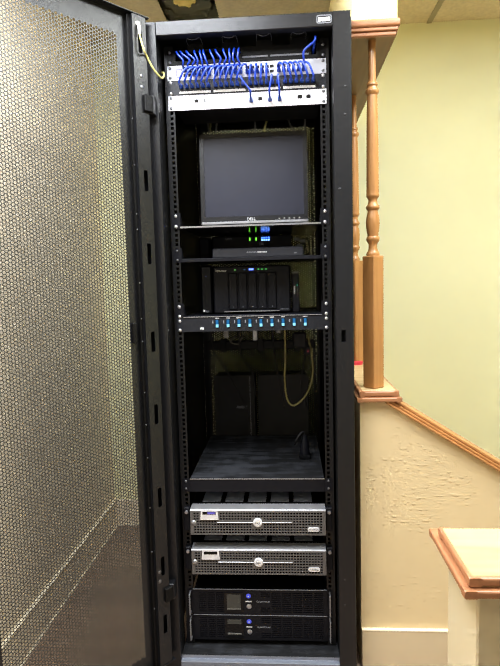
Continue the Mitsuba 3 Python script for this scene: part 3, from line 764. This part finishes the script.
# 1U panel with nine lit switches
pn = thing('power_strip', 'black 1U panel with a row of nine blue lit switches', 'power panel')
add('faceplate', plate(-0.2415, 0.2415, 1.1155, 1.1590, -0.0030, 0.0025), 'panel_grey', pn)
add('case', B(-0.215, 0.215, 0.0, 0.06, 1.117, 1.1575), 'device_black', pn)
for i in range(9):
    x = -0.112 + 0.03475 * i
    s_ = add('rocker_switch', B(x - 0.0055, x + 0.0055, -0.0075, -0.003, 1.1275, 1.1545, 0.0015), 'device_dark', pn)
    add('lit_lens', B(x - 0.0042, x + 0.0042, -0.0083, -0.0075, 1.138, 1.1525), 'device_gloss', s_, emitter=glow((30, 125, 190), 0.8))
    add('lit_tip', B(x - 0.0042, x + 0.0042, -0.0083, -0.0075, 1.1290, 1.138), 'device_gloss', s_, emitter=glow((150, 228, 255), 1.3))
    if i in (0, 1, 2, 4, 5, 6, 8):
        w = (0.0065, 0.0060, 0.0085, 0, 0.0080, 0.0075, 0.0060, 0, 0.0070)[i]
        add('name_label', plate(x - w, x + w, 1.1565, 1.1588, -0.0036, 0.0006), 'print_white', pn)
    add('print_mark', plate(x - 0.0160, x - 0.0125, 1.141, 1.150, -0.0034, 0.0004), 'print_grey', pn)
add('asset_label', plate(-0.167, -0.155, 1.1225, 1.1295, -0.0036, 0.0006), 'print_white', pn)
screws(pn, (1.1210, 1.1500), y=-0.003)

# plugs and cables below it
for i, (x, z, h, mt, lb) in enumerate(((-0.094, 1.085, 0.034, 'print_grey', 'pale plug hanging under the lit panel near the hinge side'), (0.002, 1.075, 0.036, 'steel', 'metal plug hanging under the middle of the lit panel'),
                                       (0.080, 1.098, 0.014, 'print_grey', 'pale label tag under the lit panel'))):
    k = thing('power_plug', lb, 'plug')
    add('body', B(x - 0.008, x + 0.008, 0.075, 0.10, z, z + h, 0.002), mt, k)
    add('lead', tube([(x, 0.088, z + h - 0.002), (x, 0.09, z + h + 0.02), (x, 0.08, 1.118)], 0.003, 6), 'cable_black', k, smooth=True)
k = thing('power_adapter', 'black power adapter with a red light below the lit panel', 'power adapter')
add('case', B(0.128, 0.172, 0.10, 0.14, 1.045, 1.095, 0.004), 'device_black', k)
led(k, 0.178, 1.030, 0.122, 0.005, 0.004, (255, 50, 70), 0.35)
add('indicator_box', B(0.168, 0.186, 0.122, 0.14, 1.018, 1.046, 0.002), 'device_black', k)
add('lead', tube([(0.150, 0.12, 1.09), (0.150, 0.11, 1.11), (0.150, 0.07, 1.118)], 0.003, 6), 'cable_black', k, smooth=True)
hang2 = [('cable_olive', [(0.100, 0.10, 1.117), (0.101, 0.20, 1.06), (0.099, 0.26, 0.98), (0.096, 0.29, 0.90), (0.103, 0.30, 0.83), (0.125, 0.30, 0.803), (0.160, 0.30, 0.825), (0.188, 0.30, 0.870), (0.201, 0.30, 0.930), (0.196, 0.28, 1.00), (0.180, 0.20, 1.08)], 'olive cable hanging in a long loop in the dark middle of the rack'),
         ('cable_black', [(-0.15, 0.10, 1.116), (-0.16, 0.25, 1.02), (-0.12, 0.35, 0.92), (-0.08, 0.40, 0.82), (-0.05, 0.42, 0.74)], 'black cable hanging nearest the hinge side in the rack middle'),
         ('cable_black', [(-0.05, 0.08, 1.116), (-0.06, 0.25, 1.0), (-0.03, 0.35, 0.93), (-0.02, 0.40, 0.82)], 'black cable hanging below the middle of the lit panel'),
         ('cable_black', [(0.06, 0.08, 1.116), (0.06, 0.28, 1.0), (0.08, 0.35, 0.86), (0.09, 0.36, 0.78)], 'black cable hanging beside the olive loop'),
         ('cable_black', [(0.16, 0.12, 1.10), (0.17, 0.28, 0.98), (0.155, 0.33, 0.88), (0.18, 0.35, 0.78)], 'black cable hanging inside the olive loop'),
         ('cable_grey', [(-0.10, 0.45, 1.05), (-0.12, 0.46, 1.03), (-0.09, 0.46, 1.02), (-0.07, 0.45, 1.05)], 'short grey cable coil at the back of the rack middle')]
for mt, pts, lb in hang2:
    k = add('hanging_cable', tube(pts, 0.0034, 8), mt, smooth=True); tag(k, lb, 'cable')
k = thing('rear_cable_bar', 'black cable bar across the back of the rack middle', 'cable bar')
add('bar', B(-0.218, 0.218, 0.47, 0.50, 0.995, 1.030, 0.003), 'device_black', k)
for x in (-0.15, 0.0, 0.15):
    add('bracket', B(x - 0.012, x + 0.012, 0.462, 0.472, 0.985, 1.04, 0.002), 'device_black', k)

# lower shelf
s4 = shelf('deep empty grey rack shelf above the silver servers', 0.632, 0.50, 0.003, (0.5890, 0.6315), lip=(0.5885, 0.6305), m='shelf_dust', edge=(0.0012, 0.0012), gusset=False)
screws(s4, (0.599, 0.624), m='dark_screw', r=0.0042)
ad = thing('desk_adapter', 'small black adapter standing at the back of the empty shelf', 'adapter')
add('base', B(0.142, 0.184, 0.185, 0.225, 0.6322, 0.648, 0.004), 'device_gloss', ad)
add('body', lathe([(0, 0.648), (0.016, 0.648), (0.017, 0.66), (0.014, 0.69), (0.009, 0.705), (0.008, 0.715), (0, 0.716)], 20).apply_translation([0.163, 0.205, 0]), 'device_black', ad, smooth=40)
add('lead', tube([(0.163, 0.205, 0.71), (0.160, 0.20, 0.73), (0.145, 0.19, 0.722), (0.132, 0.19, 0.70), (0.128, 0.21, 0.68)], 0.003, 8), 'cable_black', ad, smooth=True)
# dark cases behind
for (x0, x1, lb, lab) in ((-0.205, -0.035, 'dark grey equipment case with a small label at the back of the rack', True), (-0.020, 0.190, 'wider dark equipment case without a label at the back of the rack', False)):
    k = thing('equipment_case', lb, 'equipment case')
    m = front(rrect(x0, x1, 0.546, 0.875, 0.014), 0.56, 0.10)
    add('case', m, 'rear_grey', k)
    if lab:
        add('seam', B(x1 - 0.020, x1 - 0.017, 0.558, 0.561, 0.60, 0.87), 'print_grey', k)
        add('case_label', plate(-0.112, -0.068, 0.7335, 0.744, 0.559, 0.001), 'print_grey', k)

# silver servers
def server(z0, label, lit):
    z1 = z0 + 0.0855
    k = thing('rack_server', label, 'server', 'silver servers')
    y = -0.036
    x0, x1 = -0.2165, 0.2195
    nx, nz = 44, 8
    px_ = (x1 - x0 - 0.020) / nx; pz = (z1 - z0 - 0.013) / nz
    holes = []
    for i in range(nx):
        for j in range(nz):
            cx = x0 + 0.010 + (i + 0.5) * px_; cz = z0 + 0.0035 + (j + 0.5) * pz
            if -0.188 < cx < -0.119 and cz > z0 + 0.050: continue
            if abs(cx - 0.002) < 0.017 and abs(cz - z0 - 0.0425) < 0.018: continue
            if abs(cz - z0 - 0.0425) < 0.004 and -0.13 < cx < 0.115: continue
            if 0.158 < cx < 0.203 and z0 + 0.010 < cz < z0 + 0.030: continue
            if abs(cx + 0.206) < 0.010 and abs(cz - z0 - 0.042) < 0.009: continue
            w, h = px_ * 0.35, pz * 0.34
            holes.append((cx - w, cz - h, cx + w, cz + h))
    f = front(Polygon(sbox(x0, z0, x1, z1 - 0.006).exterior.coords, [list(sbox(*h).exterior.coords) for h in holes]), y, 0.003)
    bz = add('bezel', f, 'silver_dark', k)
    # rounded top edge of the bezel
    pr = Polygon([(y, z1 - 0.007), (y + 0.0005, z1 - 0.004), (y + 0.003, z1 - 0.001), (y + 0.006, z1), (0.012, z1), (0.012, z1 - 0.007)])
    m = trimesh.creation.extrude_polygon(pr, x1 - x0, engine='earcut')
    add('bezel_top', frame_map(m, (x0, 0, 0), (0, 1, 0), (0, 0, 1), (1, 0, 0)), 'silver', k)
    add('bezel_side', cat(B(x0, x0 + 0.004, y + 0.003, 0.0, z0, z1 - 0.007), B(x1 - 0.004, x1, y + 0.003, 0.0, z0, z1 - 0.007)), 'silver_dark', k)
    add('backing', B(x0 + 0.004, x1 - 0.004, y + 0.012, -0.001, z0 + 0.001, z1 - 0.008), 'void', k)
    w = Polygon([(-0.183, z1 - 0.0335), (-0.124, z1 - 0.0335), (-0.127, z1 - 0.004), (-0.130, z1 - 0.001), (-0.177, z1 - 0.001), (-0.180, z1 - 0.004)])
    t = add('display_housing', front(w, y - 0.004, 0.006), 'silver_light', k)
    add('display_window', plate(-0.175, -0.132, z1 - 0.015, z1 - 0.006, y - 0.005, 0.0015, r=0.002), 'device_dark', t)
    if lit:
        add('display_screen', B(-0.160, -0.134, y - 0.0056, y - 0.005, z1 - 0.0135, z1 - 0.0075), 'device_gloss', t, emitter=glow((120, 110, 225), 0.8))
    add('emblem_bar', B(-0.130, 0.112, y - 0.003, y, z0 + 0.0405, z0 + 0.0440, 0.001), 'silver', k)
    e = add('emblem', lathe_y(0.002, y, z0 + 0.0425, [(0, 0.006), (0.010, 0.006), (0.0135, 0.005), (0.0150, 0.003), (0.0152, 0), (0, 0)], 32), 'silver_light', k, smooth=40)
    add('emblem_lettering', text('DELL', 0.0052, 0.002, z0 + 0.040, y - 0.006, bold=True), 'silver_dark', e)
    o = add('badge', front(rrect(0.162, 0.199, z0 + 0.0135, z0 + 0.0265, 0.0064), y - 0.003, 0.003), 'silver_light', k)
    add('badge_lettering', text('PowerEdge', 0.0042, 0.1805, z0 + 0.0183, y - 0.003, bold=True), 'print_grey', o)
    add('lock', lathe_y(-0.206, y, z0 + 0.042, [(0, 0.004), (0.0045, 0.004), (0.0055, 0.002), (0.0075, 0.001), (0.008, 0), (0, 0)], 20), 'silver', k, smooth=40)
    add('case', B(-0.217, 0.217, 0.004, 0.70, z0 + 0.001, z1 - 0.001), 'device_dark', k)
    for i in range(5):
        a = -0.185 + 0.076 * i
        add('lid_plate', B(a, a + 0.060, 0.030, 0.40, z1 - 0.001, z1 + 0.0005), 'lid_silver_sheen', k)
    for s in (-1, 1):
        a, b = sorted((s * 0.2215, s * 0.2415))
        add('ear', B(a, b, -0.014, -0.001, z0 + 0.004, z1 - 0.004, 0.002), 'device_black', k)
        add('thumb_screw', lathe_y(s * 0.232, -0.014, z1 - 0.018, [(0, 0.006), (0.005, 0.006), (0.006, 0.004), (0.006, 0), (0, 0)], 16), 'steel', k, smooth=40)
server(0.4570, 'upper silver server with a lit blue display under the empty shelf', True)
server(0.3230, 'lower silver server with a dark display above the black battery units', False)

# UPS units
def ups(z0, label, lcd):
    z1 = z0 + 0.0875
    k = thing('battery_unit', label, 'battery backup', 'black battery backups')
    y = -0.006
    holes = []
    for (a, b, n) in ((-0.205, -0.118, 3), (0.002, 0.212, 6)):
        w = (b - a) / n
        for i in range(n):
            for j in range(11):
                z = z0 + 0.009 + j * 0.0066
                if a > 0 and i == 0 and 2 < j < 8: continue
                holes.append((a + i * w + 0.002, z, a + (i + 1) * w - 0.002, z + 0.0030))
    add('faceplate', plate(-0.222, 0.222, z0, z1, y, 0.003, holes), 'device_black', k)
    add('backing', B(-0.221, 0.221, 0.001, 0.004, z0 + 0.002, z1 - 0.002), 'void', k)
    add('case', B(-0.218, 0.218, 0.004, 0.55, z0, z1), 'device_dark', k)
    add('top_edge', B(-0.222, 0.222, y - 0.0012, y + 0.003, z1 - 0.0005, z1 + 0.0008), 'print_grey', k)
    d = add('display', plate(-0.118, -0.055, z0 + 0.010, z1 - 0.010, y - 0.003, 0.003, r=0.003), 'device_gloss', k)
    if lcd == 0:
        add('display_screen', plate(-0.109, -0.063, z0 + 0.022, z1 - 0.016, y - 0.0036, 0.0008), 'lcd_grey', d)
        add('display_strip', plate(-0.109, -0.063, z0 + 0.020, z0 + 0.0235, y - 0.0042, 0.0008), 'lcd_light', d)
    else:
        add('display_screen', plate(-0.109, -0.063, z0 + 0.058, z1 - 0.014, y - 0.0036, 0.0008), 'lcd_grey', d)
        add('display_strip', plate(-0.109, -0.063, z0 + 0.022, z0 + 0.0265, y - 0.0042, 0.0008), 'lcd_light', d)
    add('button_ring', lathe_y(-0.037, y, z0 + 0.066, [(0.008, 0.001), (0.011, 0.0012), (0.0115, 0), (0.008, 0)], 24), 'device_gloss', k, smooth=40)
    add('power_button', lathe_y(-0.037, y, z0 + 0.066, [(0, 0.003), (0.006, 0.0028), (0.008, 0.001), (0.008, 0), (0, 0)], 24), 'device_gloss', k, emitter=glow((85, 95, 235), 0.8))
    add('power_glyph', cat(cyl_y(-0.037, z0 + 0.066, 0.0022, y - 0.0036, y - 0.003, 12)), 'print_white', k)
    add('print_mark', plate(-0.047, -0.027, z0 + 0.0445, z0 + 0.0485, y - 0.0006, 0.0006), 'print_white', k)
    add('select_button', lathe_y(-0.036, y, z0 + 0.029, [(0, 0.003), (0.006, 0.0028), (0.0085, 0.001), (0.0085, 0), (0, 0)], 24), 'steel', k, smooth=40)
    add('lettering', text('CyberPower', 0.0056, 0.012, z0 + 0.0440, y - 0.0004, bold=True), 'print_grey', k)
    for s in (-1, 1):
        a, b = sorted((s * 0.2225, s * 0.2415))
        add('ear', B(a, b, -0.003, -0.001, z0 + 0.001, z1 - 0.001), 'device_black', k)
        add('handle', tube([(s * 0.231, -0.003, z1 - 0.008), (s * 0.231, -0.022, z1 - 0.009), (s * 0.231, -0.026, z1 - 0.016), (s * 0.231, -0.026, z0 + 0.016), (s * 0.231, -0.022, z0 + 0.009), (s * 0.231, -0.003, z0 + 0.008)], 0.0028, 8), 'steel', k, smooth=True)
ups(0.1665, 'upper black battery unit with a filled grey display', 0)
ups(0.0770, 'lower black battery unit just above the rack base', 1)
